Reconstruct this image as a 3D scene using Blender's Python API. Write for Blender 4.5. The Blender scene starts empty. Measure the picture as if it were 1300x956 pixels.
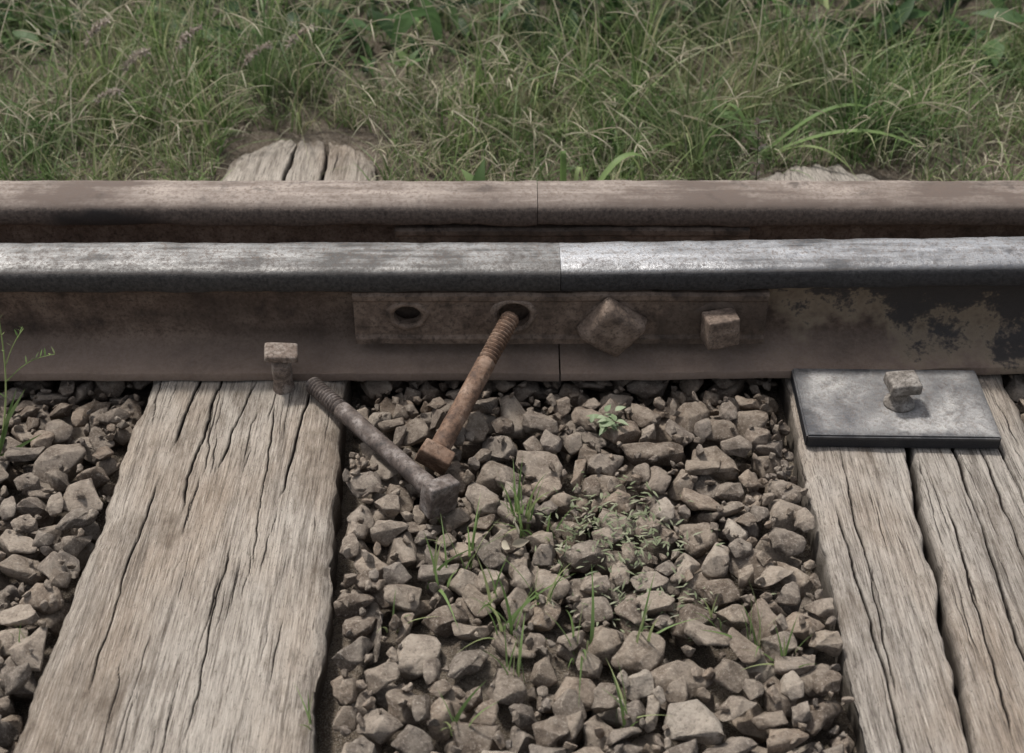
import bpy, bmesh, math, random
import numpy as np
from mathutils import Vector, Matrix, Euler

random.seed(7); rng = np.random.default_rng(7)
scene = bpy.context.scene
R = math.radians

# ------------------------------------------------------------------ noise
def _h(ix, iy, seed):
    n = (ix.astype(np.int64)*374761393 + iy.astype(np.int64)*668265263 + seed*144665) & 0x7fffffff
    n = ((n ^ (n >> 13)) * 1274126177) & 0x7fffffff
    n = (n ^ (n >> 16)) & 0xffff
    return n/65535.0
def vnoise(x, y, seed=0):
    x = np.asarray(x, float); y = np.asarray(y, float)
    x, y = np.broadcast_arrays(x, y)
    ix = np.floor(x); iy = np.floor(y); fx = x-ix; fy = y-iy
    fx = fx*fx*(3-2*fx); fy = fy*fy*(3-2*fy)
    a=_h(ix,iy,seed); b=_h(ix+1,iy,seed); c=_h(ix,iy+1,seed); d=_h(ix+1,iy+1,seed)
    return (a*(1-fx)+b*fx)*(1-fy)+(c*(1-fx)+d*fx)*fy*1.0
def fbm(x, y, seed=0, o=4):
    s=0; a=.5; t=0
    for i in range(o):
        s = s + a*(vnoise(np.asarray(x)*2**i, np.asarray(y)*2**i, seed+i*17)-.5); t+=a; a*=.5
    return s/t*2

# ------------------------------------------------------------------ node helper
class M:
    def __init__(s, name):
        s.m = bpy.data.materials.new(name); s.m.use_nodes = True
        s.t = s.m.node_tree; s.t.nodes.clear()
        s.out = s.t.nodes.new('ShaderNodeOutputMaterial')
        s.b = s.t.nodes.new('ShaderNodeBsdfPrincipled')
        s.t.links.new(s.b.outputs[0], s.out.inputs[0])
        s.tc = s.t.nodes.new('ShaderNodeTexCoord')
        s.geo = s.t.nodes.new('ShaderNodeNewGeometry')
    def set(s, inp, v):
        if isinstance(v, bpy.types.NodeSocket): s.t.links.new(v, inp)
        else: inp.default_value = v
    def coords(s, scale=(1,1,1), loc=(0,0,0)):
        n = s.t.nodes.new('ShaderNodeMapping'); n.inputs['Scale'].default_value = scale
        n.inputs['Location'].default_value = loc
        s.t.links.new(s.tc.outputs['Object'], n.inputs[0]); return n.outputs[0]
    def noise(s, scale, detail=5, rough=.6, vec=None, dist=0):
        n = s.t.nodes.new('ShaderNodeTexNoise')
        n.inputs['Scale'].default_value=scale; n.inputs['Detail'].default_value=detail
        n.inputs['Roughness'].default_value=rough; n.inputs['Distortion'].default_value=dist
        s.t.links.new(vec if vec else s.tc.outputs['Object'], n.inputs['Vector']); return n.outputs[0]
    def ramp(s, f, stops, interp='LINEAR'):
        n = s.t.nodes.new('ShaderNodeValToRGB'); s.set(n.inputs[0], f)
        cr = n.color_ramp; cr.interpolation = interp
        while len(cr.elements) < len(stops): cr.elements.new(.5)
        for e,(p,c) in zip(cr.elements, stops):
            e.position=p
            e.color = (c,c,c,1) if isinstance(c,(int,float)) else (*c,1)
        return n.outputs[0]
    def mix(s, f, a, b, mode='MIX'):
        n = s.t.nodes.new('ShaderNodeMix'); n.data_type='RGBA'; n.blend_type=mode
        s.set(n.inputs[0], f)
        for i,v in ((6,a),(7,b)):
            if isinstance(v,(int,float)): v=(v,v,v)
            if isinstance(v, tuple) and len(v)==3: v=(*v,1)
            s.set(n.inputs[i], v)
        return n.outputs[2]
    def math(s, op, a, b=0.0, clamp=False):
        n = s.t.nodes.new('ShaderNodeMath'); n.operation=op; n.use_clamp=clamp
        s.set(n.inputs[0], a); s.set(n.inputs[1], b); return n.outputs[0]
    def sep(s, v=None):
        n = s.t.nodes.new('ShaderNodeSeparateXYZ'); s.t.links.new(v if v else s.tc.outputs['Object'], n.inputs[0]); return n.outputs
    def maprange(s, v, a, b, c=0., d=1.):
        n = s.t.nodes.new('ShaderNodeMapRange'); n.clamp=True
        s.set(n.inputs[0], v); 
        for i,k in enumerate((a,b,c,d)): n.inputs[i+1].default_value=k
        return n.outputs[0]
    def bump(s, h, strength=.5, dist=.002, prev=None):
        n = s.t.nodes.new('ShaderNodeBump'); n.inputs['Strength'].default_value=strength
        n.inputs['Distance'].default_value=dist; s.set(n.inputs['Height'], h)
        if prev: s.t.links.new(prev, n.inputs['Normal'])
        return n.outputs[0]
    def attr(s, name):
        n = s.t.nodes.new('ShaderNodeAttribute'); n.attribute_name=name; return n.outputs['Fac']
    def done(s, col=None, rough=None, metal=None, normal=None, spec=None):
        if col is not None: s.set(s.b.inputs['Base Color'], (*col,1) if isinstance(col,tuple) else col)
        if rough is not None: s.set(s.b.inputs['Roughness'], rough)
        if metal is not None: s.set(s.b.inputs['Metallic'], metal)
        if normal is not None: s.set(s.b.inputs['Normal'], normal)
        if spec is not None: s.b.inputs['Specular IOR Level'].default_value=spec
        return s.m

def steel_rail_mat(name, top_lo, top_hi, side_col, rust, seed, metal_top=.85, oil=0, top_rough=(.28,.5), blot=0.):
    m = M(name); off=(seed*3.1, seed*1.7, 0)
    x,y,z = m.sep()
    c = m.coords((1,1,1), off)
    cs = m.coords((.10,1,1), off)
    n1 = m.noise(28, 8, .65, c); n2 = m.noise(230, 8, .78, c); n3 = m.noise(7, 6, .65, c)
    n4 = m.noise(3.2, 6, .65, m.coords((.7,1,2.2),off))
    streak = m.noise(90, 5, .6, cs)
    base = m.ramp(n1, [(.30, rust[0]), (.47, rust[1]), (.66, rust[2])])
    base = m.mix(m.ramp(n2, [(.48,0),(.64,.8)]), base, rust[0])
    base = m.mix(m.ramp(n2, [(.32,.6),(.43,0)]), base, rust[3])
    base = m.mix(m.ramp(n4, [(.45,0),(.62,.65)]), base, rust[0])
    foot = m.maprange(z, .034, .014)
    base = m.mix(m.math('MULTIPLY', foot, m.ramp(n3,[(.3,.4),(.6,.9)])), base, m.mix(m.ramp(n2,[(.4,0),(.6,1)]), rust[3], rust[2]))
    rough_b = m.maprange(n2, .3,.7,.7,.98)
    if oil:
        edge = m.math('ADD', m.math('MULTIPLY', m.math('SUBTRACT', n3, .5), .9), m.maprange(x, .20, .60, -.26, .12))
        edge = m.math('ADD', edge, m.maprange(z, .02, .095, -.05, .12))
        edge = m.math('ADD', edge, m.math('MULTIPLY', m.math('SUBTRACT', n1, .5), .35))
        edge = m.math('ADD', edge, m.math('MULTIPLY', m.math('SUBTRACT', n2, .5), .25))
        tan = m.math('MULTIPLY', m.maprange(edge,-.16,.0), m.maprange(edge,.06,.0))
        base = m.mix(m.math('MULTIPLY',tan,.8), base, m.mix(n1, (.17,.13,.088), (.29,.235,.165)))
        om = m.maprange(edge, -.01,.06)
        base = m.mix(m.math('MULTIPLY',om,.93), base, m.mix(n2, (.014,.013,.013), (.055,.050,.047)))
        rough_b = m.mix(om, rough_b, .6)
    sidem = m.math('MULTIPLY', m.maprange(z, .100,.105), m.maprange(z, .131, .127))
    sc = m.mix(m.ramp(n2,[(.35,0),(.65,1)]), side_col[0], side_col[1])
    if blot:
        bl = m.noise(11, 2, .4, m.coords((.55,1,1),off))
        bm_ = m.ramp(bl,[(.58,0),(.64,1)])
        sc = m.mix(m.math('MULTIPLY',bm_,blot), sc, (.03,.026,.025))
    col = m.mix(sidem, base, sc)
    zz = m.math('ADD', z, m.math('MULTIPLY', m.math('SUBTRACT', n1, .5), .004))
    topm = m.maprange(zz, .1265, .1295)
    tn = m.math('ADD', m.math('MULTIPLY', streak,.3), m.math('MULTIPLY', n3,.7))
    tc = m.mix(m.ramp(tn,[(.43,0),(.56,1)]), top_lo, top_hi)
    tc = m.mix(m.ramp(n2,[(.49,0),(.60,.85)]), tc, m.mix(.5, top_lo, rust[1]))
    tc = m.mix(m.ramp(n1,[(.54,0),(.66,.8)]), tc, m.mix(.6, top_lo, rust[0]))
    tc = m.mix(m.maprange(y,-.004,-.030,0,.75), tc, top_lo)
    col = m.mix(topm, col, tc)
    met = m.math('MULTIPLY', topm, m.math('MULTIPLY', metal_top, m.ramp(n2,[(.5,1),(.64,.3)])))
    tr = m.ramp(tn, [(.43, top_rough[1]),(.58, top_rough[0])])
    tr = m.math('ADD', tr, m.maprange(n2,.4,.65,0,.28))
    ro = m.mix(topm, m.mix(sidem, rough_b, .6), tr)
    bh = m.math('ADD', m.math('MULTIPLY', n1, .7), m.math('MULTIPLY', n2, .7))
    bst = m.bump(bh, .75, .0028)
    bt = m.bump(m.math('ADD', streak, m.math('MULTIPLY',n2,2.0)), .32, .0012)
    nm = m.t.nodes.new('ShaderNodeMix'); nm.data_type='VECTOR'
    m.set(nm.inputs[0], topm); m.set(nm.inputs[4], bst); m.set(nm.inputs[5], bt)
    return m.done(col, ro, met, nm.outputs[1], .35)

def rust_mat(name, cols, scale=60, rough=(.6,.9), metal=0., bump=.6, stain=0):
    m = M(name)
    n1=m.noise(scale,8,.65); n2=m.noise(scale*5,7,.75)
    c = m.ramp(n1,[(.32,cols[0]),(.48,cols[1]),(.66,cols[2])])
    c = m.mix(m.ramp(n2,[(.48,0),(.64,.8)]), c, cols[0])
    if stain:
        n3=m.noise(9,7,.65); c=m.mix(m.ramp(n3,[(.46,0),(.60,stain)]), c, cols[0])
    bh = m.math('ADD', n1, m.math('MULTIPLY', n2, .5))
    return m.done(c, m.maprange(n2,.3,.7,*rough), metal, m.bump(bh, bump, .0018),.35)

# ------------------------------------------------------------------ mesh helpers
def new_obj(name, mesh, mat=None, parent=None):
    o = bpy.data.objects.new(name, mesh); scene.collection.objects.link(o)
    if mat: mesh.materials.append(mat)
    if parent: o.parent = parent
    return o
def mesh_np(name, verts, faces, smooth=True):
    me = bpy.data.meshes.new(name)
    verts = np.asarray(verts, np.float32); faces = np.asarray(faces, np.int32)
    nf,k = faces.shape
    me.vertices.add(len(verts)); me.vertices.foreach_set('co', verts.ravel())
    me.loops.add(nf*k); me.loops.foreach_set('vertex_index', faces.ravel())
    me.polygons.add(nf); me.polygons.foreach_set('loop_start', np.arange(nf, dtype=np.int32)*k)
    me.polygons.foreach_set('loop_total', np.full(nf,k,np.int32))
    me.polygons.foreach_set('use_smooth', np.full(nf, smooth))
    me.update(calc_edges=True); me.validate()
    return me
def grid_faces(nr, nc):
    i = np.arange(nr-1)[:,None]*nc + np.arange(nc-1)[None,:]
    return np.stack([i, i+1, i+nc+1, i+nc], -1).reshape(-1,4)

# ------------------------------------------------------------------ layout facts (metres, z=0 is sleeper top)
BOLT_A = (np.array([0.000, .022, .0765]), np.array([-.078, -.136, .014]))
BOLT_B = (np.array([-.226, -.020, .0125]), np.array([-.080, -.196, .012]))

def soil_h(x, y):
    x = np.asarray(x,float); y=np.asarray(y,float)
    ball = -.050 + .008*fbm(x*9, y*9, 3)
    ball = ball + .038*np.exp(-((x+.02)/.12)**2-((y+.39)/.07)**2) + .016*np.exp(-((x-.12)/.07)**2-((y+.26)/.05)**2)
    far = -.026 + .026*np.clip((y-.45)/.25,0,1) + .014*fbm(x*5,y*5,5) + .008*fbm(x*30,y*30,8)
    w = np.clip((y-.27)/.12, 0, 1); w=w*w*(3-2*w)
    r = np.sqrt(x*x+y*y)
    return ball*(1-w)+far*w + .03*np.clip(r/8-.5,0,1)*fbm(x*.4,y*.4,9)

# ------------------------------------------------------------------ ground
def axis(lo, hi, step):
    mid = np.arange(lo, hi+1e-6, step)
    g = []; d=step; v=0
    while v < 150: d*=1.35; v+=d; g.append(v)
    g=np.array(g)
    return np.concatenate([lo-g[::-1], mid, hi+g])
gx = axis(-1.4,1.4,.005); gy = axis(-1.0,1.6,.005)
X,Y = np.meshgrid(gx,gy)
Z = soil_h(X,Y)+ .0032*fbm(X*110,Y*110,21)
V = np.stack([X,Y,Z],-1).reshape(-1,3)
m = M('soil')
n1=m.noise(14,8,.65); n2=m.noise(180,6,.75); n3=m.noise(600,3,.7)
c = m.ramp(n1,[(.3,(.12,.094,.069)),(.5,(.22,.175,.13)),(.7,(.31,.26,.20))])
c = m.mix(m.ramp(n2,[(.38,.8),(.58,0)]), c, (.06,.047,.036))
c = m.mix(m.ramp(n3,[(.50,0),(.62,.7)]), c, (.40,.35,.29))
soil = m.done(c, .95, 0., m.bump(m.math('ADD',n2,m.math('MULTIPLY',n3,.8)), 1.0,.007), .2)
new_obj('ground', mesh_np('ground', V, grid_faces(len(gy),len(gx))), soil)

# ------------------------------------------------------------------ sleepers
def wood_mat(name, light, mid, dark, seed):
    m = M(name); off=(seed*2.3,seed,0)
    fine = m.noise(620, 8, .78, m.coords((1,.045,1),off), .25)
    med = m.noise(120, 8, .7, m.coords((1,.045,1),off), .4)
    big = m.noise(8, 7, .68, m.coords((1,.45,1),off))
    blot = m.noise(15, 8, .72, m.coords((1,.5,1),off))
    warm = m.noise(6, 5, .6, m.coords((1,.4,1),(seed+7,3,0)))
    speck = m.noise(480,6,.8, m.coords((1,.4,1),off))
    c = m.ramp(big,[(.36,mid),(.56,light)])
    c = m.mix(m.ramp(warm,[(.48,0),(.66,.55)]), c, (.255,.19,.135))
    c = m.mix(m.ramp(med,[(.38,.6),(.49,0)]), c, dark)
    c = m.mix(m.ramp(fine,[(.38,.9),(.48,0)]), c, dark)
    c = m.mix(m.ramp(fine,[(.52,0),(.66,.65)]), c, tuple(min(1,v*1.6) for v in light))
    c = m.mix(m.ramp(blot,[(.53,0),(.66,.65)]), c, (.085,.063,.045))
    c = m.mix(m.ramp(speck,[(.56,0),(.66,.8)]), c, dark)
    ck = m.attr('crack')
    c = m.mix(m.maprange(ck,.15,.65), c, (.014,.010,.008))
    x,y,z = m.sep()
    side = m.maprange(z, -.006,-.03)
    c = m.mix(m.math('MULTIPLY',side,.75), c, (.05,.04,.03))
    h = m.math('ADD', m.math('MULTIPLY',fine,1.0), m.math('MULTIPLY',med,.45))
    h = m.math('ADD', h, m.math('MULTIPLY',speck,.5))
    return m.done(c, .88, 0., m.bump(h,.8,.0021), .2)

def sleeper(name, xl, xr, ya, yb, seed, cracks, mat, endshape=True):
    r = np.random.default_rng(seed)
    W = xr(0)-xl(0); rc=.012; th=.15
    pts=[]
    for z in np.linspace(-th,-rc,9)[:-1]: pts.append((0,z,-1,0))
    for a in np.linspace(math.pi, math.pi/2, 7): pts.append((rc+rc*math.cos(a), -rc+rc*math.sin(a), math.cos(a), math.sin(a)))
    for x in np.arange(rc+.0006, W-rc-.0003, .0006): pts.append((x,0,0,1))
    for a in np.linspace(math.pi/2, 0, 7): pts.append((W-rc+rc*math.cos(a), -rc+rc*math.sin(a), math.cos(a), math.sin(a)))
    for z in np.linspace(-rc,-th,9)[1:]: pts.append((W,z,1,0))
    P=np.array(pts); 
    ys = np.concatenate([np.arange(ya,-.56,.02), np.arange(-.56, yb-.03, .0035), np.linspace(yb-.03,yb,14)])
    U = (P[:,0]/W)[None,:]; Yg = ys[:,None]
    xl_ = xl(ys)[:,None]+ .006*fbm(Yg*7,seed,seed)+.0034*fbm(Yg*45,seed,seed+3)
    xr_ = xr(ys)[:,None]+ .006*fbm(Yg*7,seed+9.5,seed+5)+.0034*fbm(Yg*45,seed,seed+7)
    X0 = xl_+(xr_-xl_)*U
    lowY = .0030*fbm(X0*10,Yg*3,seed+11)
    grain = .0006*fbm(X0*300,Yg*7,seed+13)+.0003*fbm(X0*120,Yg*5,seed+15)
    D = lowY+grain
    de = np.minimum(X0-xl_, xr_-X0)
    D = D - .012*np.exp(-(de/.012))*(.3+1.2*np.clip(fbm(Yg*14, (U>.5)*7.3, seed+17,5)+.2,0,1))
    C = np.zeros_like(D)
    allc = list(cracks)
    for i in range(230):
        L = r.uniform(.02,.12)*(1.7 if r.random()<.2 else 1); yc = r.uniform(ya,yb); xc=r.uniform(xl(0)+.006,xr(0)-.006)
        allc.append((xc, yc-L/2, yc+L/2, r.uniform(-.05,.05), r.uniform(.0008,.0026), r.uniform(.0003,.00065)))
    for k,(xc,y1,y2,sl,dep,w) in enumerate(allc):
        line = xc + sl*(Yg-(y1+y2)/2) + .0050*fbm(Yg*7, k*3.3, seed+30)+ .0036*fbm(Yg*34, k*1.3, seed+31)
        tap = np.clip((Yg-y1)/.03,0,1)*np.clip((y2-Yg)/.03,0,1)
        w2 = w*(.5+.7*tap)*(1+.8*fbm(Yg*25,k*2.1,seed+33))
        g = np.exp(-((X0-line)/w2)**2)*tap
        D = D - dep*g
        C = np.maximum(C, g*min(1,.55+dep/.006))
    top = (P[:,3]>.3)[None,:]
    D = np.where(top, D, D*.3+.003*fbm(Yg*20, P[:,1][None,:]*60, seed+19)); 
    Xf = X0 + P[:,2][None,:]*np.where(top,0,D)
    Zf = P[:,1][None,:] + P[:,3][None,:]*D
    if endshape:
        e = np.clip((Yg-(yb-.13))/.13,0,1)
        cx = (xl_+xr_)/2
        Xf = cx+(Xf-cx)*(1-.16*e**2)
        Zf = Zf + .004*e - .010*e**3 - .012*(e**4)*(np.abs(U-.5)*2)**2
    Yf = np.broadcast_to(Yg, Xf.shape)+0
    if endshape: 
        e2 = np.clip((Yg-(yb-.1))/.1,0,1)
        Yf = Yf - .05*e2*(np.abs(U-.5)*2)**2.5 + .016*e2*fbm(U*20, 0, seed+40)
    V=np.stack([Xf,Yf,Zf],-1).reshape(-1,3)
    nr,nc = len(ys),len(P)
    me = mesh_np(name, V, grid_faces(nr,nc))
    bm = bmesh.new(); bm.from_mesh(me); bm.verts.ensure_lookup_table()
    for row in (0,nr-1):
        lp=[bm.verts[row*nc+i] for i in range(nc)]
        try:
            f=bm.faces.new(lp if row else lp[::-1]); f.smooth=False
        except Exception: pass
    bm.normal_update(); bm.to_mesh(me); bm.free()
    at = me.attributes.new('crack','FLOAT','POINT'); at.data.foreach_set('value', C.ravel().astype(np.float32))
    return new_obj(name, me, mat)

wA = wood_mat('weathered_wood_a',(.335,.300,.258),(.215,.184,.152),(.072,.057,.045),1)
wB = wood_mat('weathered_wood_b',(.315,.285,.25),(.20,.174,.148),(.068,.055,.045),4)
cl = [(-.335,-.22,.06,.02,.006,.0009),(-.302,-.16,.02,.10,.005,.0008),(-.26,-.30,-.03,-.05,.004,.0006),(-.375,-.45,-.15,.02,.004,.0006),
      (-.235,-.20,.0,.05,.005,.0008),(-.28,-.5,-.25,.02,.004,.0006),(-.32,.27,.62,.03,.016,.0022),(-.27,.25,.62,.0,.014,.002),(-.36,-.12,.04,.05,.006,.0010)]
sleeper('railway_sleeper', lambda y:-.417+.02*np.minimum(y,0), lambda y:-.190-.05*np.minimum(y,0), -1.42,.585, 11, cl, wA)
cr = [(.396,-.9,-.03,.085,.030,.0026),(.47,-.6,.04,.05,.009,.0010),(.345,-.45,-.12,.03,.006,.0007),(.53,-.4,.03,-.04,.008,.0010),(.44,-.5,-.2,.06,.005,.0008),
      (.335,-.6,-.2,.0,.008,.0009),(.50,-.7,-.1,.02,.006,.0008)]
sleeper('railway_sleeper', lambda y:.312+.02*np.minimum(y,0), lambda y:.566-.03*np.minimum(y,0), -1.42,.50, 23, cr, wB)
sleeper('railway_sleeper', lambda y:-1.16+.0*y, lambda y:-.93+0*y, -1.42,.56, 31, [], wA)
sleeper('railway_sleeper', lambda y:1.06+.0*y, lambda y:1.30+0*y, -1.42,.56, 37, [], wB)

# ------------------------------------------------------------------ rails
def rail_profile():
    half=[(.060,0),(.0605,.004),(.059,.0095),(.040,.0135),(.022,.019),(.013,.026),(.0085,.036),(.0075,.06),(.0085,.086),(.012,.095),(.022,.1005),(.031,.1035),
          (.0335,.107),(.0338,.115),(.0335,.122),(.032,.1268),(.0285,.1302),(.022,.1318),(.012,.1327),(0,.133)]
    left=[(-a,b) for a,b in half]; right=half[:-1][::-1]
    return np.array(left+right)
def rail(name, x0, x1, yc, mat, rot=None, amp=.0005, seed=0, org=0.0):
    P=rail_profile()
    xs=np.unique(np.concatenate([np.linspace(x0,x1,60), np.arange(max(x0,-1),min(x1,1),.004)]))
    Xg=xs[:,None]
    dy = amp*fbm(Xg*30, P[:,0][None,:]*90+P[:,1][None,:]*60, seed)
    dz = amp*fbm(Xg*25, P[:,0][None,:]*70+5, seed+3)
    lip = ((P[:,1]>.1)&(P[:,1]<.108))[None,:]
    dz = dz + lip*.0034*fbm(Xg*22, 0, seed+8,5)
    edge = ((P[:,1]>.126)&(P[:,1]<.131))[None,:]
    dz = dz + edge*.0012*fbm(Xg*40, 0, seed+12,5)
    ft = ((P[:,1]<.012)&(np.abs(P[:,0])>.05))[None,:]
    dy = dy + ft*.0026*fbm(Xg*26,0,seed+14,5)*np.sign(P[:,0])[None,:]
    V=np.stack([np.broadcast_to(Xg-org,(len(xs),len(P))), P[:,0][None,:]+dy*1.0, P[:,1][None,:]+dz],-1)
    nc=len(P); nr=len(xs)
    f=grid_faces(nr,nc)
    i=np.arange(nr-1)*nc; extra=np.stack([i+nc-1,i,i+nc,i+2*nc-1],-1)
    me=mesh_np(name,V.reshape(-1,3),np.concatenate([f,extra]))
    bm=bmesh.new(); bm.from_mesh(me); bm.verts.ensure_lookup_table()
    for row in (0,nr-1):
        fc=bm.faces.new([bm.verts[row*nc+k] for k in range(nc)]); fc.smooth=False
    bmesh.ops.recalc_face_normals(bm, faces=bm.faces)
    for e in bm.edges:
        if len(e.link_faces)==2 and e.calc_face_angle(0)>.9: e.smooth=False
    bm.to_mesh(me); bm.free()
    o=new_obj(name,me,mat); o.location=(org,yc,0)
    if rot: o.rotation_euler=rot
    return o
rustA=[(.045,.032,.025),(.145,.100,.074),(.225,.165,.125),(.245,.185,.150)]
rustF=[(.038,.029,.024),(.15,.110,.087),(.25,.195,.160),(.195,.150,.124)]
mL = steel_rail_mat('worn_rail_steel_a',(.085,.082,.079),(.34,.335,.325),((.013,.013,.013),(.070,.064,.060)),rustA,1,metal_top=.75,top_rough=(.34,.55))
mR = steel_rail_mat('worn_rail_steel_b',(.10,.10,.102),(.52,.52,.525),((.011,.011,.012),(.050,.048,.049)),rustA,2,oil=1,metal_top=.85,top_rough=(.28,.48))
mF = steel_rail_mat('rusty_rail_steel',(.115,.090,.076),(.29,.245,.210),((.050,.037,.030),(.18,.138,.112)),rustF,3,metal_top=.15,top_rough=(.55,.8),blot=.9)
rail('rail', -3.2, .0536, .060, mL, seed=1)
rail('rail', .0552, 3.2, .060, mR, rot=(0,R(-.55),R(.55)), seed=2, org=.0552)
rail('rail', -3.2, .0300, .199, mF, seed=3, amp=.0009)
rail('rail', .0308, 3.2, .199, mF, seed=5, amp=.0009, org=.0308)

# ------------------------------------------------------------------ fishplates
def fishplate(name, x0,x1, yf, z0, z1, th, holes, mat, cut=True):
    bm=bmesh.new()
    prof=[(yf+.003,z0),(yf-.001,z0+.003),(yf-.001,z0+.010),(yf+.0018,z0+.014),(yf+.0018,z1-.012),(yf,z1-.009),(yf,z1-.003),(yf+.003,z1),(yf+th,z1),(yf+th,z0)]
    nx=90; xs=np.linspace(x0,x1,nx)
    rows=[]
    for i,x in enumerate(xs):
        w_=float(fbm(x*30,1.5,71))
        rows.append([bm.verts.new((x+ (random.uniform(-.0008,.0008) if i in(0,nx-1) else 0), y+.0008*w_, z+.0012*float(fbm(x*35,z*40,72)))) for y,z in prof])
    n=len(prof)
    for i in range(nx-1):
        for k in range(n):
            bm.faces.new([rows[i][k],rows[i][(k+1)%n],rows[i+1][(k+1)%n],rows[i+1][k]])
    bm.faces.new(rows[0][::-1]); bm.faces.new(rows[-1])
    bmesh.ops.recalc_face_normals(bm, faces=bm.faces)
    me=bpy.data.meshes.new(name); bm.to_mesh(me); bm.free()
    o=new_obj(name,me,mat)
    if cut:
        for hx,hz,rr,sx in holes:
            bm=bmesh.new()
            bmesh.ops.create_cone(bm,cap_ends=True,segments=32,radius1=rr,radius2=rr,depth=.08)
            bmesh.ops.rotate(bm,cent=(0,0,0),matrix=Matrix.Rotation(R(90),3,'X'),verts=bm.verts)
            bmesh.ops.scale(bm,vec=(sx,1,1),verts=bm.verts)
            bmesh.ops.translate(bm,vec=(hx,yf,hz),verts=bm.verts)
            cm=bpy.data.meshes.new('cut'); bm.to_mesh(cm); bm.free()
            co=bpy.data.objects.new('cut',cm); scene.collection.objects.link(co)
            md=o.modifiers.new('b','BOOLEAN'); md.object=co; md.operation='DIFFERENCE'; md.solver='EXACT'
            bpy.context.view_layer.objects.active=o
            dg=bpy.context.evaluated_depsgraph_get()
            nm=bpy.data.meshes.new_from_object(o.evaluated_get(dg))
            o.modifiers.clear(); o.data=nm
            bpy.data.objects.remove(co)
    return o
plate_m = rust_mat('fishplate_rust',[(.040,.029,.022),(.145,.103,.077),(.23,.172,.132)],34,stain=.6)
nut_m = rust_mat('nut_rust',[(.045,.033,.026),(.155,.113,.086),(.26,.20,.158)],55)
fp = fishplate('fishplate',-.178,.287,.0275,.030,.1015,.013,[(-.118,.071,.0125,1.25),(.002,.071,.0165,1.1)],plate_m)
def rim(hx,hz,r0,r1,sx,yf,parent,name,mat,hgt=.0026):
    nseg=48; nr=7; vs=[];
    for j in range(nr):
        t=j/(nr-1); rr=r0+(r1-r0)*t
        for i in range(nseg):
            a=i/nseg*2*math.pi
            w=1+.06*math.sin(a*3+hx*50)+.03*math.sin(a*7+1)
            rad=rr*(1+(w-1)*t)
            vs.append((hx+rad*sx*math.cos(a), yf-hgt*math.sin(math.pi*min(1,t*.95+.05))+ .0008*random.random()*(0<j<nr-1)+ (.003 if j==0 else .0022 if j==nr-1 else 0), hz+rad*math.sin(a)))
    fs=[(j*nseg+i,j*nseg+(i+1)%nseg,(j+1)*nseg+(i+1)%nseg,(j+1)*nseg+i) for j in range(nr-1) for i in range(nseg)]
    me=mesh_np(name,vs,fs); return new_obj(name,me,mat,parent)
rim(-.118,.071,.0125,.020,1.25,.0288,fp,'hole_rim_1',plate_m)
rim(.002,.071,.0165,.0245,1.1,.0288,fp,'hole_rim_2',nut_m)
fishplate('fishplate', -.14,.285,.199-.0315,.030,.0985,.013,[],plate_m,cut=False)

def square_block(s, d, bev, seed=0, taper=0.0, mound=0.0, asp=1.0):
    bm=bmesh.new(); bmesh.ops.create_cube(bm,size=1)
    bmesh.ops.scale(bm,vec=(s,s*asp,d),verts=bm.verts)
    for v in bm.verts:
        if v.co.z>0: v.co.x*=1-taper; v.co.y*=1-taper
    bmesh.ops.bevel(bm,geom=bm.edges[:]+bm.verts[:],offset=bev,segments=3,affect='EDGES',profile=.6)
    bmesh.ops.subdivide_edges(bm,edges=[e for e in bm.edges if e.calc_length()>s*.4],cuts=5,use_grid_fill=True)
    for v in bm.verts:
        p=v.co
        n=float(fbm(p.x*70+seed, p.y*70+p.z*60+seed*2, seed))
        v.co += v.co.normalized()*n*.0012
        if p.z>0 and mound: v.co.z += mound*max(0,1-(p.x**2+p.y**2)/(s*.5)**2)
    for f in bm.faces: f.smooth=True
    return bm
def place_bm(bm, mtx): bmesh.ops.transform(bm,matrix=mtx,verts=bm.verts); return bm
def bm_obj(name,bm,mat,parent=None):
    me=bpy.data.meshes.new(name); bm.to_mesh(me); bm.free(); return new_obj(name,me,mat,parent)
rotX90=Matrix.Rotation(R(90),4,'X')   # local +z -> -y
bm=square_block(.063,.024,.008,3,.14,.002)
bm_obj('bolt_head_1',place_bm(bm,Matrix.Translation((.113,.0185,.060))@Matrix.Rotation(R(6),4,'X')@Matrix.Rotation(R(36),4,'Y')@rotX90),nut_m,fp)
bm=square_block(.038,.026,.003,5,.02,.001)
bm_obj('nut_1',place_bm(bm,Matrix.Translation((.234,.014,.064))@Matrix.Rotation(R(-2),4,'Y')@Matrix.Rotation(R(14),4,'Z')@rotX90),nut_m,fp)
rim(.113,.062,.004,.033,1.0,.029,fp,'washer_1',plate_m)
rim(.230,.067,.004,.027,1.0,.029,fp,'washer_2',plate_m)

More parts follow.
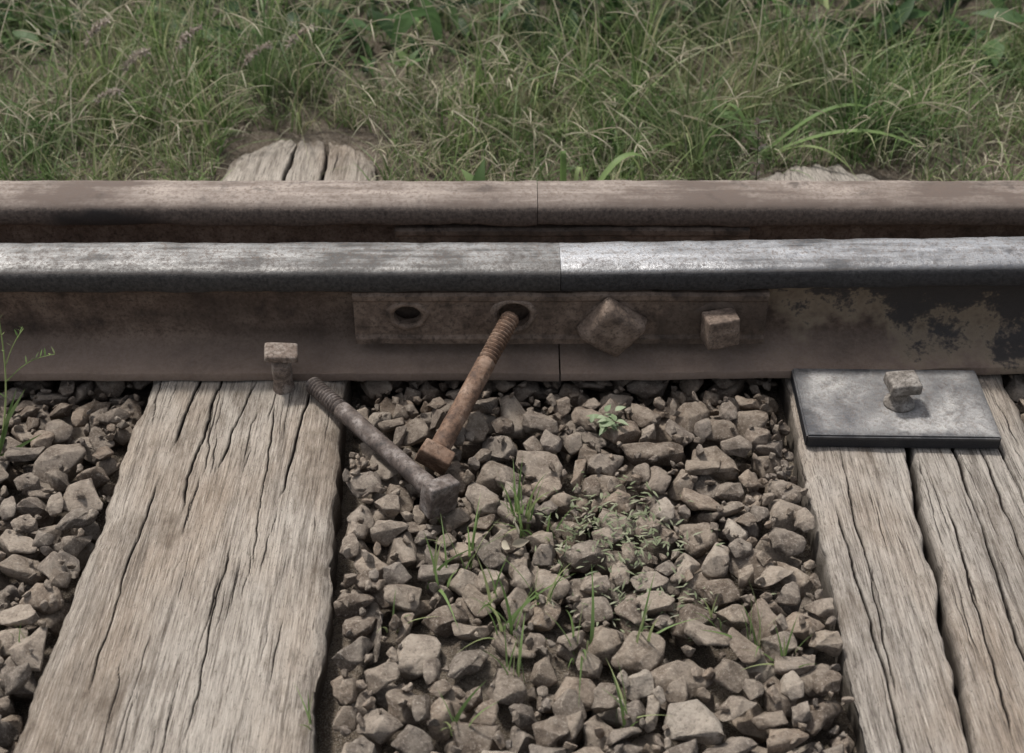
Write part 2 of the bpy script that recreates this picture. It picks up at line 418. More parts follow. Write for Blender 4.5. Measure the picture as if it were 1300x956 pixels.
# ------------------------------------------------------------------ bolts
def lathe(bm, prof, seg=28, wob=0.0, seed=0):
    rings=[]
    for r,z in prof:
        ring=[]
        for i in range(seg):
            a=i/seg*2*math.pi
            rr=r*(1+wob*float(fbm(math.cos(a)*2+seed, z*80+math.sin(a)*2, seed)))
            ring.append(bm.verts.new((rr*math.cos(a),rr*math.sin(a),z)))
        rings.append(ring)
    for a,b in zip(rings[:-1],rings[1:]):
        for i in range(seg):
            f=bm.faces.new([a[i],a[(i+1)%seg],b[(i+1)%seg],b[i]]); f.smooth=True
    bm.faces.new(rings[0][::-1]); bm.faces.new(rings[-1])
def bolt(name, tip, head, rad, hs, hd, thread, mats, roll=0, seed=0, depth=.74):
    tip=Vector(tip); head=Vector(head); L=(tip-head).length
    bm=bmesh.new()
    prof=[(rad*1.02,0.0)]
    z=.006
    while z<L-thread: prof.append((rad*(1.0 if z>.02 else 1.03),z)); z+=.006
    z=L-thread; pitch=.0046
    while z<L-.0046:
        prof += [(rad*depth,z),(rad*(depth+.02),z+pitch*.22),(rad*1.0,z+pitch*.46),(rad*1.0,z+pitch*.72)]; z+=pitch
    prof += [(rad*.80,L-.001),(rad*.68,L)]
    lathe(bm,prof,26,.05,seed)
    hb=square_block(hs,hd,.0028,seed+4,.02,.0)
    place_bm(hb,Matrix.Translation((0,0,-hd*.5+.001)))
    me=bpy.data.meshes.new('t'); hb.to_mesh(me); hb.free(); bm.from_mesh(me)
    q=(tip-head).to_track_quat('Z','Y')
    mtx=Matrix.Translation(head)@q.to_matrix().to_4x4()@Matrix.Rotation(R(roll),4,'Z')
    place_bm(bm,mtx)
    return bm_obj(name,bm,mats)
bA=rust_mat('orange_rust',[(.048,.030,.022),(.155,.092,.059),(.27,.19,.14)],45)
bB=rust_mat('dark_rust',[(.035,.028,.025),(.10,.078,.066),(.24,.212,.195)],50,metal=.1,rough=(.5,.8),bump=.4)
bolt('loose_bolt',BOLT_A[0],BOLT_A[1],.0108,.036,.017,.064,bA,25,1,.70)
bolt('loose_bolt',BOLT_B[0],BOLT_B[1],.0102,.036,.020,.058,bB,12,2,.68)

# spike beside the rail
bm=bmesh.new()
lathe(bm,[(.0125,-.03),(.0120,.0),(.0105,.012),(.0112,.026),(.0105,.046)],20,.10,4)
hb=square_block(.038,.008,.0025,8,.04,.0010,.66)
place_bm(hb,Matrix.Translation((0.002,0,.050))@Matrix.Rotation(R(10),4,'X')@Matrix.Rotation(R(8),4,'Y')@Matrix.Rotation(R(6),4,'Z'))
me=bpy.data.meshes.new('t'); hb.to_mesh(me); hb.free(); bm.from_mesh(me)
sp_m=rust_mat('spike_rust',[(.05,.038,.030),(.16,.12,.096),(.33,.285,.245)],60)
o=bm_obj('rail_spike',bm,sp_m); o.location=(-.259,-.012,0)

# ------------------------------------------------------------------ base plate + coach screw
bm=bmesh.new(); bmesh.ops.create_cube(bm,size=1); bmesh.ops.scale(bm,vec=(.207,.118,.017),verts=bm.verts)
bmesh.ops.bevel(bm,geom=bm.edges[:],offset=.0018,segments=2,affect='EDGES')
for f in bm.faces: f.smooth=False
m=M('base_plate_steel')
n1=m.noise(13,8,.68); n2=m.noise(260,7,.8); n3=m.noise(45,7,.7)
x,y,z=m.sep()
c=m.ramp(n1,[(.36,(.10,.10,.105)),(.50,(.22,.216,.212)),(.62,(.38,.37,.355))])
c=m.mix(m.ramp(n3,[(.53,0),(.66,.6)]),c,(.07,.066,.065))
c=m.mix(m.ramp(n2,[(.49,0),(.62,.65)]),c,(.14,.108,.088))
dl=m.math('MAXIMUM', m.maprange(m.math('ADD',m.math('ABSOLUTE',x),m.math('MULTIPLY',n3,.02)),.094,.116), m.maprange(m.math('ADD',m.math('ABSOLUTE',y),m.math('MULTIPLY',n3,.016)),.053,.068))
c=m.mix(m.math('MULTIPLY',dl,.8),c,(.028,.030,.036))
c=m.mix(m.maprange(z,.007,.003),c,(.018,.019,.023))
pm=m.done(c,m.maprange(n3,.3,.7,.36,.64),.4,m.bump(m.math('ADD',n3,n2),.55,.0016))
bp=bm_obj('base_plate',bm,pm); bp.location=(.420,-.059,.0095); bp.rotation_euler=(0,R(-.3),R(-1.4))
bm=bmesh.new()
lathe(bm,[(.017,.0),(.0165,.003),(.0112,.005),(.0098,.010),(.0098,.018),(.0105,.024)],22,.06,6)
hb=square_block(.034,.013,.0028,9,.03,.0015,.85)
place_bm(hb,Matrix.Translation((0,0,.0285))@Matrix.Rotation(R(3),4,'X')@Matrix.Rotation(R(6),4,'Z'))
me=bpy.data.meshes.new('t'); hb.to_mesh(me); hb.free(); bm.from_mesh(me)
cs_m=rust_mat('screw_rust',[(.055,.047,.04),(.17,.15,.13),(.33,.305,.275)],70,metal=.1,rough=(.5,.8))
o=bm_obj('coach_screw',bm,cs_m); o.location=(.425,-.062,.0178)

# ------------------------------------------------------------------ ballast stones
def make_stone(size, sd):
    r=np.random.default_rng(sd)
    ax=np.array([1, r.uniform(.66,.95), r.uniform(.50,.80)])*size*.5
    n=r.integers(12,20)
    p=r.normal(size=(n,3)); p/=np.abs(p).max(1,keepdims=True)**.45*np.linalg.norm(p,axis=1,keepdims=True)**.55
    p*=r.uniform(.84,1.05,(n,1)); p*=ax
    sh=np.eye(3); sh[0,1]=r.normal()*.2; sh[0,2]=r.normal()*.2; sh[1,2]=r.normal()*.2; p=p@sh.T
    bm=bmesh.new()
    for q in p: bm.verts.new(q)
    bmesh.ops.convex_hull(bm,input=bm.verts)
    bmesh.ops.delete(bm,geom=[v for v in bm.verts if not v.link_faces],context='VERTS')
    bmesh.ops.dissolve_limit(bm,angle_limit=R(22),verts=bm.verts,edges=bm.edges)
    bmesh.ops.bevel(bm,geom=bm.edges[:],offset=size*.032,segments=2,affect='EDGES',profile=.55,clamp_overlap=True)
    bmesh.ops.triangulate(bm,faces=bm.faces)
    for th in (.16,.18):
        big=[e for e in bm.edges if e.calc_length()>size*th]
        bmesh.ops.subdivide_edges(bm,edges=big,cuts=1)
        bmesh.ops.triangulate(bm,faces=bm.faces)
    bm.normal_update(); bm.verts.ensure_lookup_table()
    co=np.array([v.co for v in bm.verts]); no=np.array([v.normal for v in bm.verts])
    k=1/size
    d=fbm(co[:,0]*k*4+sd, (co[:,1]+co[:,2]*1.3)*k*4, sd,3)*size*.065
    co=co+no*d[:,None]
    fs=np.array([[v.index for v in f.verts] for f in bm.faces]); bm.free()
    return co,fs
variants=[]
cell=.0025
for i in range(180):
    u=random.random()
    size = .030+.034*u**1.5
    co,fs=make_stone(size,i+100)
    E=Euler((random.gauss(0,.38),random.gauss(0,.38),0)).to_matrix(); Z_=Matrix.Rotation(random.uniform(0,6.28),3,'Z')
    variants.append((co@np.array(Z_@E).T,fs,size))
small=[]
for i in range(60):
    size=random.uniform(.005,.018)
    co,fs=make_stone(size,i+500)
    E=Euler((random.uniform(0,6),random.uniform(0,6),random.uniform(0,6))).to_matrix()
    small.append((co@np.array(E).T,fs,size))
def footprint(co,fs):
    tri=co[fs]; w=[]
    for a in np.linspace(0,1,6):
        for b in np.linspace(0,1-a,max(1,int(round((1-a)*5))+1)): w.append((a,b,1-a-b))
    w=np.array(w); pts=np.einsum('kc,tcd->tkd',w,tri).reshape(-1,3)
    ij=np.floor(pts[:,:2]/cell).astype(int); mn=ij.min(0); ij-=mn; sh=ij.max(0)+1
    bot=np.full(sh,9.); top=np.full(sh,-9.)
    np.minimum.at(bot,(ij[:,0],ij[:,1]),pts[:,2]); np.maximum.at(top,(ij[:,0],ij[:,1]),pts[:,2])
    return mn,bot,top
X0,X1,Y0,Y1=-1.0,1.12,-.95,.44
nx=int((X1-X0)/cell); ny=int((Y1-Y0)/cell)
xx=X0+(np.arange(nx)+.5)*cell; yy=Y0+(np.arange(ny)+.5)*cell
GX,GY=np.meshgrid(xx,yy,indexing='ij')
H=soil_h(GX,GY)
for a,b in ((-.417,-.186),(.311,.566)): 
    lo=a+.02*np.minimum(GY,0)*(1); hi=b-(.05 if a<0 else .03)*np.minimum(GY,0)
    H=np.where((GX>lo)&(GX<hi)&(GY<(.59 if a<0 else .5)),1.,H)
H=np.where((GX<-.93)|((GX>1.06)),1.,H)
L=.012+.012*fbm(GX*7,GY*7,77)
L=L-.010*np.clip((-.42-GX)/.05,0,1)
L=np.where((GY>-.03)&(GY<.27), np.minimum(L,-.010+ .0*GX), L)
L=np.where((GY>-.001)&(GY<.262), -.004, L)
L=np.where(GY>.27, .004, L)
def lower(L,A,B,r,marg,ra=0):
    ab=B[:2]-A[:2]; t=np.clip(((GX-A[0])*ab[0]+(GY-A[1])*ab[1])/(ab@ab),0,1)
    d=np.hypot(GX-A[0]-t*ab[0],GY-A[1]-t*ab[1]); zl=A[2]+t*(B[2]-A[2])-marg
    return np.where(d<r,np.minimum(L,zl),L)
L=lower(L,*BOLT_A,.015,.011); L=lower(L,*BOLT_B,.015,.0105)
for A,B in (BOLT_A,BOLT_B):
    d=(B-A)/np.linalg.norm(B-A); L=lower(L,B-d*.0,B+d*.02,.026,.020)
def drop(lib, attempts, cand, sink, out, seed):
    r=np.random.default_rng(seed)
    fps=[footprint(c,f) for c,f,_ in lib]
    for _ in range(attempts):
        k=r.integers(len(lib)); mn,bot,top=fps[k]; sh=bot.shape; m_=bot<8
        best=None
        for _c in range(cand):
            i=r.integers(0,nx-sh[0]); j=r.integers(0,ny-sh[1])
            if H[i+sh[0]//2,j+sh[1]//2]>.5: continue
            hp=H[i:i+sh[0],j:j+sh[1]]
            z=(hp-bot)[m_].max()
            if z>.3: continue
            gap=(L[i:i+sh[0],j:j+sh[1]]-(z-sink)-top)[m_].min()
            if gap<0: continue
            if best is None or z<best[0]: best=(z,i,j)
        if best is None: continue
        z,i,j=best; z-=sink
        hp=H[i:i+sh[0],j:j+sh[1]]; hp[m_]=np.maximum(hp[m_],(z+top)[m_])
        out.append((lib,k,(X0+(i-mn[0])*cell, Y0+(j-mn[1])*cell, z)))
out=[]
bigl=[v for v in variants if v[2]>.038]
drop(bigl,9000,8,.004,out,5)
drop(variants,22000,6,.0045,out,1)
nbig=len(out)
drop(small,8000,3,.001,out,2)
vs=[];fs=[];off=0
for lib,k,p in out:
    c,f,_=lib[k]; vs.append(c+np.array(p)); fs.append(f+off); off+=len(c)
me=mesh_np('ballast_gravel',np.concatenate(vs),np.concatenate(fs))
m=M('ballast_stone')
rnd=m.geo.outputs['Random Per Island']
n1=m.noise(55,8,.68); n2=m.noise(320,8,.8); n3=m.noise(16,3,.5)
c=m.ramp(rnd,[(0,(.13,.098,.075)),(.2,(.265,.212,.163)),(.4,(.16,.134,.112)),(.55,(.315,.258,.205)),(.7,(.20,.170,.145)),(.85,(.275,.208,.153)),(1,(.38,.33,.275))])
c=m.mix(m.ramp(n1,[(.40,.75),(.56,0)]),c,m.mix(.5,c,(.058,.043,.032)))
c=m.mix(m.ramp(n2,[(.53,0),(.63,.7)]),c,(.46,.405,.34))
c=m.mix(m.ramp(n2,[(.36,.8),(.46,0)]),c,(.055,.043,.034))
x,y,z=m.sep()
near_rail_tone=m.math('MULTIPLY', m.maprange(y,-.22,-.02,0,.6), m.maprange(n3,.3,.6,.5,1))  # stones turn darker brown towards the rail, broken up by noise
c=m.mix(near_rail_tone,c,m.mix(.55,c,(.060,.038,.026)))
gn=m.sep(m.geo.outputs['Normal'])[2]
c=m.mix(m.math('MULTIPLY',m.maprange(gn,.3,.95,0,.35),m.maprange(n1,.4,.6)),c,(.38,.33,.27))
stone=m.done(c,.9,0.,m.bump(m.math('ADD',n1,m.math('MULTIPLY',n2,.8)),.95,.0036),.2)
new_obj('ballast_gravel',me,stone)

# ------------------------------------------------------------------ vegetation
def leaf_mat(name, stops, trans=.35, rough=.55, patch=None):
    m=M(name); rnd=m.geo.outputs['Random Per Island']
    c=m.ramp(rnd,stops); n=m.noise(60,3,.5)
    c=m.mix(m.maprange(n,.35,.65,0,.3),c,m.mix(.5,c,(.03,.04,.015)))
    if patch:
        pn=m.noise(4.5,4,.6); c=m.mix(m.ramp(pn,[(.52,0),(.66,.55)]),c,patch[0]); 
        pn2=m.noise(5.5,4,.6,m.coords((1,1,1),(5,9,0))); c=m.mix(m.ramp(pn2,[(.50,0),(.62,.5)]),c,patch[1])
    m.done(c,rough,0.,None,.3)
    tr=m.t.nodes.new('ShaderNodeBsdfTranslucent'); m.t.links.new(c,tr.inputs[0])
    mx=m.t.nodes.new('ShaderNodeMixShader'); mx.inputs[0].default_value=trans
    m.t.links.new(m.b.outputs[0],mx.inputs[1]); m.t.links.new(tr.outputs[0],mx.inputs[2]); m.t.links.new(mx.outputs[0],m.out.inputs[0])
    return m.m
G_green=[(0,(.07,.125,.038)),(.3,(.13,.20,.065)),(.55,(.20,.28,.105)),(.74,(.29,.36,.155)),(.86,(.40,.38,.23)),(1,(.56,.49,.36))]
grass_m=leaf_mat('grass_blades',G_green,.38,.5,((.31,.27,.17),(.065,.13,.045)))
straw_m=leaf_mat('dry_grass',[(0,(.35,.31,.21)),(.5,(.54,.48,.37)),(1,(.40,.41,.27))],.3)
dark_m=leaf_mat('shrub_leaves',[(0,(.020,.045,.016)),(.5,(.04,.085,.027)),(.9,(.08,.15,.045)),(1,(.15,.24,.08))],.35)
fresh_m=leaf_mat('fresh_leaves',[(0,(.13,.21,.065)),(.6,(.21,.30,.11)),(1,(.32,.36,.17))],.45)

def blades(root, az, length, lean, width, K=5, droop=.35, seed=0):
    N=len(az); r=np.random.default_rng(seed)
    t=np.linspace(0,1,K+1)[None,:]
    dx=np.cos(az)[:,None]; dy=np.sin(az)[:,None]; L_=length[:,None]; le=lean[:,None]
    h=L_*(le*(.35*t+.65*t**2.0)); z=L_*(t*(1-.25*le)-droop*le*t**2.6)
    bend=r.normal(0,.10,(N,1))*L_*t**2
    cx=root[:,0:1]+dx*h-dy*bend; cy=root[:,1:2]+dy*h+dx*bend; cz=root[:,2:3]+z
    tw=az+np.pi/2+r.normal(0,.6,N)
    w=width[:,None]*.5*np.clip(1.02-t**1.8,0.04,1)*(.6+.4*np.minimum(1,t*5))
    sx=np.cos(tw)[:,None]*w; sy=np.sin(tw)[:,None]*w; sz=r.normal(0,.35,(N,1))*w
    a=np.stack([cx-sx,cy-sy,cz-sz],-1); b=np.stack([cx+sx,cy+sy,cz+sz],-1)
    V=np.stack([a,b],2).reshape(-1,3)
    base=(np.arange(N)*(K+1)*2)[:,None]+np.arange(K)[None,:]*2
    F=np.stack([base,base+1,base+3,base+2],-1).reshape(-1,4)
    return V,F
class Acc:
    def __init__(s): s.v=[];s.f=[];s.o=0
    def add(s,V,F): s.v.append(np.asarray(V,float)); s.f.append(np.asarray(F)+s.o); s.o+=len(V)
    def obj(s,name,mat,parent=None): return new_obj(name,mesh_np(name,np.concatenate(s.v),np.concatenate(s.f)),mat,parent)
def on_sleeper(x,y):
    return ((x>-.425)&(x<-.185)&(y<.60))|((x>.33)&(x<.575)&(y<.50))
acc=Acc()
def field(N, yl, yh, lmin,lmax, wmin,wmax, lean, clump, seed, xr=1.5, dens=None, spr=(.006,.03)):
    r=np.random.default_rng(seed)
    nc=max(1,N//clump); cx=r.uniform(-xr,xr,nc); cy=r.uniform(yl,yh,nc)
    if dens is not None:
        k=r.random(nc)<dens(cx,cy); cx,cy=cx[k],cy[k]; nc=len(cx)
    rep=np.repeat(np.arange(nc),clump); n=len(rep)
    sp=r.uniform(*spr,nc)[rep]
    x=cx[rep]+r.normal(0,1,n)*sp; y=cy[rep]+r.normal(0,1,n)*sp
    ok=(~on_sleeper(x,y))&(y>.275); x,y=x[ok],y[ok]; rep=rep[ok]; n=len(x)
    sc=r.uniform(.5,1.3,nc)[rep]
    ln=r.uniform(lmin,lmax,n)*sc
    V,F=blades(np.stack([x,y,soil_h(x,y)-.004],-1), r.uniform(0,6.283,n), ln, np.clip(r.normal(lean,.25,n),.05,1.3), r.uniform(wmin,wmax,n),5,.35,seed)
    acc.add(V,F)
ed=lambda x,y: np.clip((y-.26-.06*fbm(x*5,y*2,55)+.05*(x>-.15))/.12,0.10,1)*np.clip(.80+1.3*fbm(x*4,y*4,61)-.30*(x<-.45)*(y<.5),.12,1)
field(21000,.28,.75,.02,.065,.0012,.0026,.6,9,1,1.3,ed)
field(17000,.36,1.0,.05,.13,.0014,.0034,.65,11,2,1.5,ed)
field(3400,.50,.92,.11,.22,.0022,.0044,.55,16,3,1.5,ed,(.004,.012))
field(1200,.95,1.8,.20,.40,.003,.006,.5,9,4,1.8)
field(2000,.48,1.0,.12,.26,.0009,.0016,.9,5,5,1.4,ed)
acc.obj('grass',grass_m)
# dry stems with star shaped seed heads
acc=Acc()
r=np.random.default_rng(99)
def tube_ribbon(P,w):
    P=np.asarray(P,float); n=len(P); T=np.gradient(P,axis=0); T/=np.linalg.norm(T,axis=1,keepdims=True)+1e-9
    out=[];fac=[]
    for q,up in enumerate((np.array([0,0,1.]),np.array([.6,-.8,.1]))):
        S=np.cross(T,up); S/=np.linalg.norm(S,axis=1,keepdims=True)+1e-9
        ww=(w if np.ndim(w) else np.full(n,w))[:,None]*.5
        V=np.stack([P-S*ww,P+S*ww],1).reshape(-1,3)
        b=np.arange(n-1)*2+q*2*n; out.append(V); fac.append(np.stack([b,b+1,b+3,b+2],-1))
    return np.concatenate(out),np.concatenate(fac)
for i in range(760):
    x=r.uniform(-1.2,1.2); y=r.uniform(.43,1.0); L_=r.uniform(.09,.24)*(1 if y>.6 else .7)
    if on_sleeper(x,y) or r.random()>.60+1.2*float(fbm(x*3,y*3,88)): continue
    az=r.uniform(0,6.28); le=r.uniform(.2,.9); t=np.linspace(0,1,7)
    z0=float(soil_h(x,y))
    P=np.stack([x+math.cos(az)*L_*le*t**1.8, y+math.sin(az)*L_*le*t**1.8, z0+L_*(t-.35*le*t**2)],-1)
    acc.add(*tube_ribbon(P,.0014))
    e=P[-1]
    for k in range(r.integers(3,7)):
        a2=r.uniform(0,6.28); l2=r.uniform(.02,.05); el=r.uniform(-.2,.9)
        tt=np.linspace(0,1,4)
        Q=e+np.stack([math.cos(a2)*math.cos(el)*l2*tt, math.sin(a2)*math.cos(el)*l2*tt, math.sin(el)*l2*tt-.012*tt**2],-1)
        acc.add(*tube_ribbon(Q,np.array([.0008,.0017,.0017,.0006])))
n=3800; x=r.uniform(-1.2,1.2,n); y=r.uniform(.28,.75,n); k=~on_sleeper(x,y); x,y=x[k],y[k]; n=len(x)
V,F=blades(np.stack([x,y,soil_h(x,y)+.006],-1),r.uniform(0,6.28,n),r.uniform(.02,.08,n),np.full(n,1.0),r.uniform(.001,.002,n),4,.72,3)
acc.add(V,F)
acc.obj('dry_grass',straw_m)
# fluffy seed plumes
acc=Acc()
for (px,py,pz) in ((-.60,.66,.16),(-.52,.68,.18),(-.42,.66,.16),(-.66,.70,.18),(-.36,.70,.16),(-.63,.60,.12)):
    z0=float(soil_h(px,py)); t=np.linspace(0,1,8)
    P=np.stack([px+.07*t**2,py-.04*t**2,z0+pz*(t-.2*t**3)],-1); acc.add(*tube_ribbon(P,.0014))
    for k in range(110):
        s=r.uniform(.58,1); p0=np.array([np.interp(s,t,P[:,i]) for i in range(3)])
        d=r.normal(size=3); d/=np.linalg.norm(d); l=r.uniform(.003,.009)
        acc.add(*tube_ribbon(p0+np.linspace(0,1,3)[:,None]*d*l,.0018))
acc.obj('seed_plume_grass',leaf_mat('plume',[(0,(.40,.33,.28)),(1,(.58,.51,.44))],.3))

# shrub mass behind
def leaf(acc,p,d,up,l,w,fold=.15,curl=.2,K=6):
    p=np.array(p,float); d=np.array(d,float); d/=np.linalg.norm(d); up=np.array(up,float)
    s=np.cross(d,up); s/=np.linalg.norm(s)+1e-9; n=np.cross(s,d)
    t=np.linspace(0,1,K+1); wd=w*.5*np.sin(np.pi*np.clip(t,0.02,.985)**.75)
    C=p+d*l*t[:,None]-n*(curl*l*t[:,None]**2)
    A=C-s*wd[:,None]+n*fold*wd[:,None]; B=C+s*wd[:,None]+n*fold*wd[:,None]
    V=np.stack([A,C,B],1).reshape(-1,3); b=np.arange(K)*3
    acc.add(V,np.concatenate([np.stack([b,b+1,b+4,b+3],-1),np.stack([b+1,b+2,b+5,b+4],-1)]))
acc=Acc()
for i in range(3600):
    x=r.uniform(-1.9,1.9); y=r.uniform(.84,1.8)+.12*float(fbm(x*3,1,4)); z=r.uniform(.0,.50)*(.6+.8*float(fbm(x*2.5,2,7)))*min(1,.25+max(0,y-.86)*1.8)
    a=r.uniform(0,6.28); el=r.uniform(-.5,.7)
    leaf(acc,(x,y,max(.01,z)),(math.cos(a)*math.cos(el),math.sin(a)*math.cos(el),math.sin(el)),(r.normal()*.4,r.normal()*.4,1),r.uniform(.04,.11),r.uniform(.010,.030),.2,.3,5)
for i in range(170):
    x=r.uniform(-1.9,1.9); y=r.uniform(1.05,2.0); t=np.linspace(0,1,6); hh=r.uniform(.25,.5)
    acc.add(*tube_ribbon(np.stack([x+r.normal()*.08*t,y+r.normal()*.08*t,hh*t],-1),np.linspace(.006,.002,6)))
acc.obj('shrub',dark_m)

def weed(name, x,y, n, lmin,lmax,wmin,wmax, mat, el=(.2,1.1), z=None, fold=.2):
    a_=Acc(); z0=(float(soil_h(x,y)) if z is None else z)
    for i in range(n):
        a=i*2.4+r.uniform(-.3,.3); e=r.uniform(*el)
        leaf(a_,(x+r.normal()*.003,y+r.normal()*.003,z0+r.uniform(0,.006)),(math.cos(a)*math.cos(e),math.sin(a)*math.cos(e),math.sin(e)),(0,0,1),r.uniform(lmin,lmax),r.uniform(wmin,wmax),fold,.35,7)
    if z is not None: a_.add(*tube_ribbon([(x,y,float(soil_h(x,y))-.01),(x,y,z0*.5),(x,y,z0+.004)],.003))
    return a_.obj(name,mat)
weedg_m=leaf_mat('weed_green',[(0,(.07,.12,.04)),(.6,(.11,.18,.06)),(1,(.17,.24,.09))],.4)
weed('broadleaf_weed',-.045,.35,6,.045,.075,.014,.021,weedg_m,(.6,1.3),.03)
weed('broadleaf_weed',.01,.33,5,.03,.055,.009,.012,weedg_m,(.5,1.2),.025)
weed('broadleaf_weed',.45,.74,8,.05,.09,.025,.038,fresh_m,(.3,1.2),.15)
weed('broadleaf_weed',-.16,.70,6,.03,.05,.012,.018,weedg_m,(.3,1.1),.05)
weed('broadleaf_weed',.30,.58,7,.03,.05,.010,.014,weedg_m,(.3,1.1),.03)
def arch(a_,x,y,az,L_,rise,w,z0=None,K=14):
    t=np.linspace(0,1,K); z0=float(soil_h(x,y)) if z0 is None else z0
    P=np.stack([x+math.cos(az)*L_*t,y+math.sin(az)*L_*t,z0+rise*np.sin(np.pi*np.minimum(1,t*.8+.0))],-1)
    T=np.gradient(P,axis=0); S=np.cross(T,np.array([0,0,1.])); S/=np.linalg.norm(S,axis=1,keepdims=True)
    wd=(w*.5*np.clip(np.sin(np.pi*np.clip(t*.9+.1,0,1)),.03,1)**.6)[:,None]
    up=np.array([0,0,1.])
    V=np.stack([P-S*wd+up*wd*.4,P,P+S*wd+up*wd*.4],1).reshape(-1,3); b=np.arange(K-1)*3
    a_.add(V,np.concatenate([np.stack([b,b+1,b+4,b+3],-1),np.stack([b+1,b+2,b+5,b+4],-1)]))
a_=Acc()
arch(a_,.07,.33,.45,.15,.125,.011); arch(a_,.07,.33,1.7,.04,.14,.007); arch(a_,.075,.33,1.2,.06,.11,.006); arch(a_,.07,.33,2.9,.09,.07,.006)
a_.obj('broad_leaf_grass',fresh_m)
a_=Acc()
arch(a_,.36,.54,-.20,.24,.06,.010); arch(a_,.36,.54,.1,.20,.080,.009); arch(a_,.37,.54,-.6,.13,.04,.007); arch(a_,.36,.54,2.2,.10,.06,.007)
a_.obj('broad_leaf_grass',fresh_m)

# sprouts growing through the ballast
def sprout(name,x,y,n,h,w,seed,mat=fresh_m,lean=.38):
    rr=np.random.default_rng(seed); a_=Acc()
    xs=x+rr.normal(0,.005,n); ys=y+rr.normal(0,.005,n)
    V,F=blades(np.stack([xs,ys,np.full(n,-.014)],-1),rr.uniform(0,6.28,n),rr.uniform(.55,1.05,n)*h+.02,np.clip(rr.normal(lean,.25,n),.05,1.1),np.full(n,w)*rr.uniform(.7,1.2,n),7,.35,seed)
    a_.add(V,F); return a_.obj(name,mat)
for i,(x,y,n,h,w) in enumerate([(.008,-.214,14,.070,.003),(-.072,-.311,7,.07,.0034),(-.007,-.37,9,.085,.0034),(.061,-.389,8,.085,.0034),(0,-.42,7,.06,.0034),
      (.22,-.389,8,.065,.0034),(.247,-.407,7,.06,.0034),(.193,-.36,4,.05,.0034),(.12,-.385,6,.07,.003),(-.04,-.28,8,.065,.003),(.04,-.25,7,.045,.0026),(.03,-.33,7,.07,.003),
      (-.11,-.36,4,.03,.003),(.10,-.47,7,.05,.003),(-.05,-.48,6,.05,.003),(-.175,-.47,4,.03,.003),(-.46,-.38,3,.03,.002),(.015,-.235,8,.05,.0028),(-.02,-.33,6,.06,.003)]):
    sprout('grass_sprout',x,y,n,h,w,200+i)
a_=Acc()
for i in range(420):
    x=.10+r.normal()*.035; y=-.245+r.normal()*.03; a=r.uniform(0,6.28); e=r.uniform(-.1,.9)
    zt=.003+r.uniform(-.01,.008)
    leaf(a_,(x,y,zt),(math.cos(a)*math.cos(e),math.sin(a)*math.cos(e),math.sin(e)),(0,0,1),r.uniform(.005,.013),r.uniform(.0014,.003),.1,.2,3)
for i in range(200):
    x=.13+r.normal()*.04; y=-.335+r.normal()*.02; a=r.uniform(0,6.28); e=r.uniform(-.1,.9)
    leaf(a_,(x,y,-.002+r.uniform(-.01,.006)),(math.cos(a)*math.cos(e),math.sin(a)*math.cos(e),math.sin(e)),(0,0,1),r.uniform(.005,.012),r.uniform(.0014,.0026),.1,.2,3)
a_.obj('creeping_weed',leaf_mat('creeper',[(0,(.14,.17,.09)),(.6,(.24,.27,.16)),(1,(.35,.34,.25))]))
a_=Acc()
for i in range(22):
    a=i*2.4; e=r.uniform(.0,.8); p=(.103+r.normal()*.007,-.09+r.normal()*.006,.006+r.uniform(0,.014))
    leaf(a_,p,(math.cos(a)*math.cos(e),math.sin(a)*math.cos(e),math.sin(e)),(0,0,1),r.uniform(.009,.021),r.uniform(.004,.008),.25,.35,6)
a_.add(*tube_ribbon([(.103,-.09,-.03),(.104,-.091,-.01),(.103,-.09,.010)],.002))
a_.obj('leafy_weed',leaf_mat('weedleaf',[(0,(.16,.23,.11)),(1,(.34,.40,.26))]))
# tall weed at left
a_=Acc()
t=np.linspace(0,1,12)
def stemP(a,b,bow): a=np.array(a);b=np.array(b);return a+(b-a)*t[:,None]+np.array(bow)*(np.sin(np.pi*t))[:,None]
S1=stemP((-.560,-.12,-.03),(-.528,-.08,.165),(.010,0,0)); a_.add(*tube_ribbon(S1,np.linspace(.0028,.0012,12)))
S2=stemP(S1[6],S1[6]+np.array([.055,.01,.030]),(0,0,.008)); a_.add(*tube_ribbon(S2,.0012))
S3=stemP(S1[5],S1[5]+np.array([-.05,.01,.02]),(0,0,.01)); a_.add(*tube_ribbon(S3,.0012))
S4=stemP(S1[7],S1[7]+np.array([.030,.0,.05]),(0,0,.004)); a_.add(*tube_ribbon(S4,.0012))
for S in (S1,S2,S4):
    for k in range(5,12):
        a=r.uniform(0,6.28); leaf(a_,S[k],(math.cos(a)*.5,math.sin(a)*.5,.7),(0,.3,1),.009,.0022,.1,.1,3)
leaf(a_,S1[1],(.35,.1,1),(0,-1,.2),.08,.005,.3,.25,10); leaf(a_,S1[0],(-.3,.1,1),(0,-1,.2),.10,.005,.3,.3,10); leaf(a_,S1[3],(.5,.0,.8),(0,-1,.2),.05,.004,.3,.3,8)
leaf(a_,S1[1],(.8,-.1,.5),(0,-1,.4),.05,.004,.3,.4,8)
a_.obj('tall_grass_weed',fresh_m)
a_=Acc()
b0=np.array((.305,.272,-.02)); S=stemP(b0,b0+np.array((-.004,.0,.205)),(.004,0,0)); a_.add(*tube_ribbon(S,.0018))
for k in range(5,12):
    for q in range(4):
        a=r.uniform(0,6.28); leaf(a_,S[k],(math.cos(a),math.sin(a),.5),(0,0,1),r.uniform(.010,.020),.006,.1,.2,4)
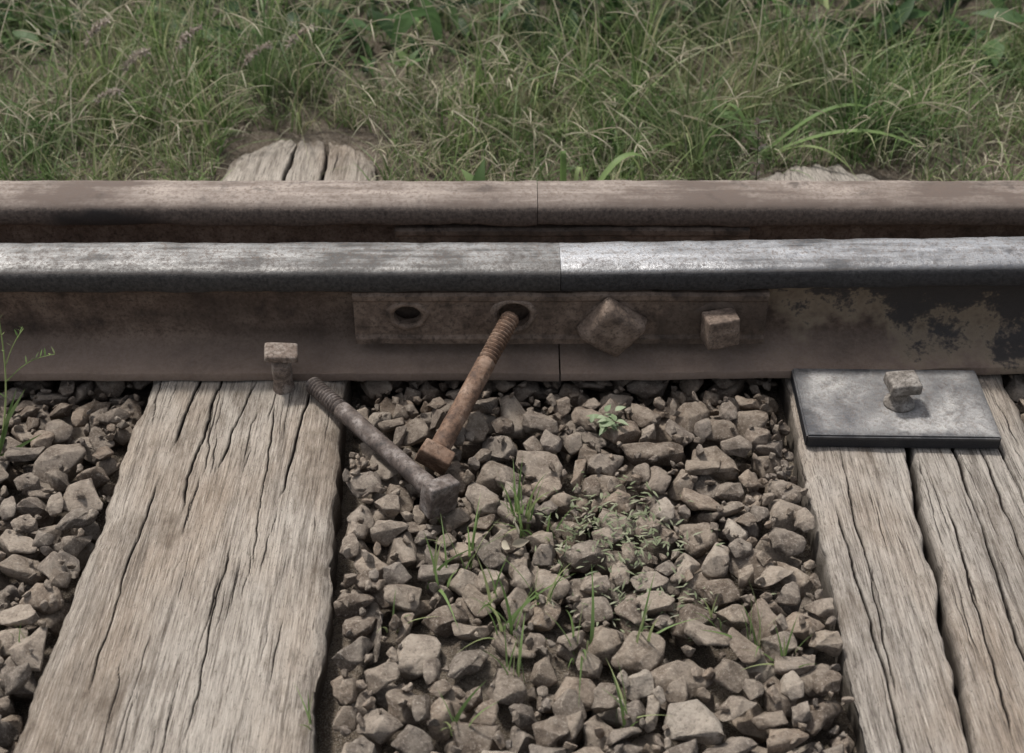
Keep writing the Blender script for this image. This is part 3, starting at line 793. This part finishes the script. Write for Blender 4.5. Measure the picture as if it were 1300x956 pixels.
a_.obj('dark_weed',leaf_mat('darkweed',[(0,(.05,.035,.03)),(.6,(.09,.07,.05)),(1,(.08,.11,.05))]))
a_=Acc()
for k in range(5):
    a=.5+k*1.1; leaf(a_,(-.002+.010*math.cos(a),-.262+.010*math.sin(a),.012),(-math.sin(a),math.cos(a),.25),(math.cos(a),math.sin(a),.6),.018,.009,.4,-.2,5)
a_.obj('curled_dry_leaf',leaf_mat('dryleaf',[(0,(.42,.36,.27)),(1,(.55,.50,.40))],.2))

# ------------------------------------------------------------------ light, world, camera
sd=Vector((-.38,.36,1.0)).normalized()
el=math.asin(sd.z); az=math.atan2(sd.x,sd.y)
w=bpy.data.worlds.new('World'); scene.world=w; w.use_nodes=True
nt=w.node_tree; bg=nt.nodes['Background']; sky=nt.nodes.new('ShaderNodeTexSky'); sky.sky_type='NISHITA'
sky.sun_disc=False; sky.sun_elevation=el; sky.sun_rotation=az; sky.dust_density=4; sky.air_density=1; sky.ozone_density=.5
hs=nt.nodes.new('ShaderNodeHueSaturation'); hs.inputs['Saturation'].default_value=.40; hs.inputs['Value'].default_value=1.1
nt.links.new(sky.outputs[0],hs.inputs['Color']); nt.links.new(hs.outputs[0],bg.inputs[0]); bg.inputs[1].default_value=.15
sl=bpy.data.lights.new('sun','SUN'); sl.energy=3.5; sl.angle=R(6); sl.color=(1,.965,.915)
so=bpy.data.objects.new('sun',sl); scene.collection.objects.link(so)
so.rotation_euler=(-sd).to_track_quat('-Z','Y').to_euler(); so.location=(0,0,5)
cam=bpy.data.cameras.new('camera'); co=bpy.data.objects.new('camera',cam); scene.collection.objects.link(co)
co.location=(0,-1.225,.98); co.rotation_euler=(R(53),0,0)
cam.sensor_width=36; cam.lens=48.24; cam.shift_y=-.0346; cam.clip_start=.05; cam.clip_end=600
cam.dof.use_dof=True; cam.dof.focus_distance=1.44; cam.dof.aperture_fstop=7.0
scene.camera=co
scene.view_settings.view_transform='Standard'; scene.view_settings.look='None'
scene.view_settings.exposure=0; scene.view_settings.gamma=1
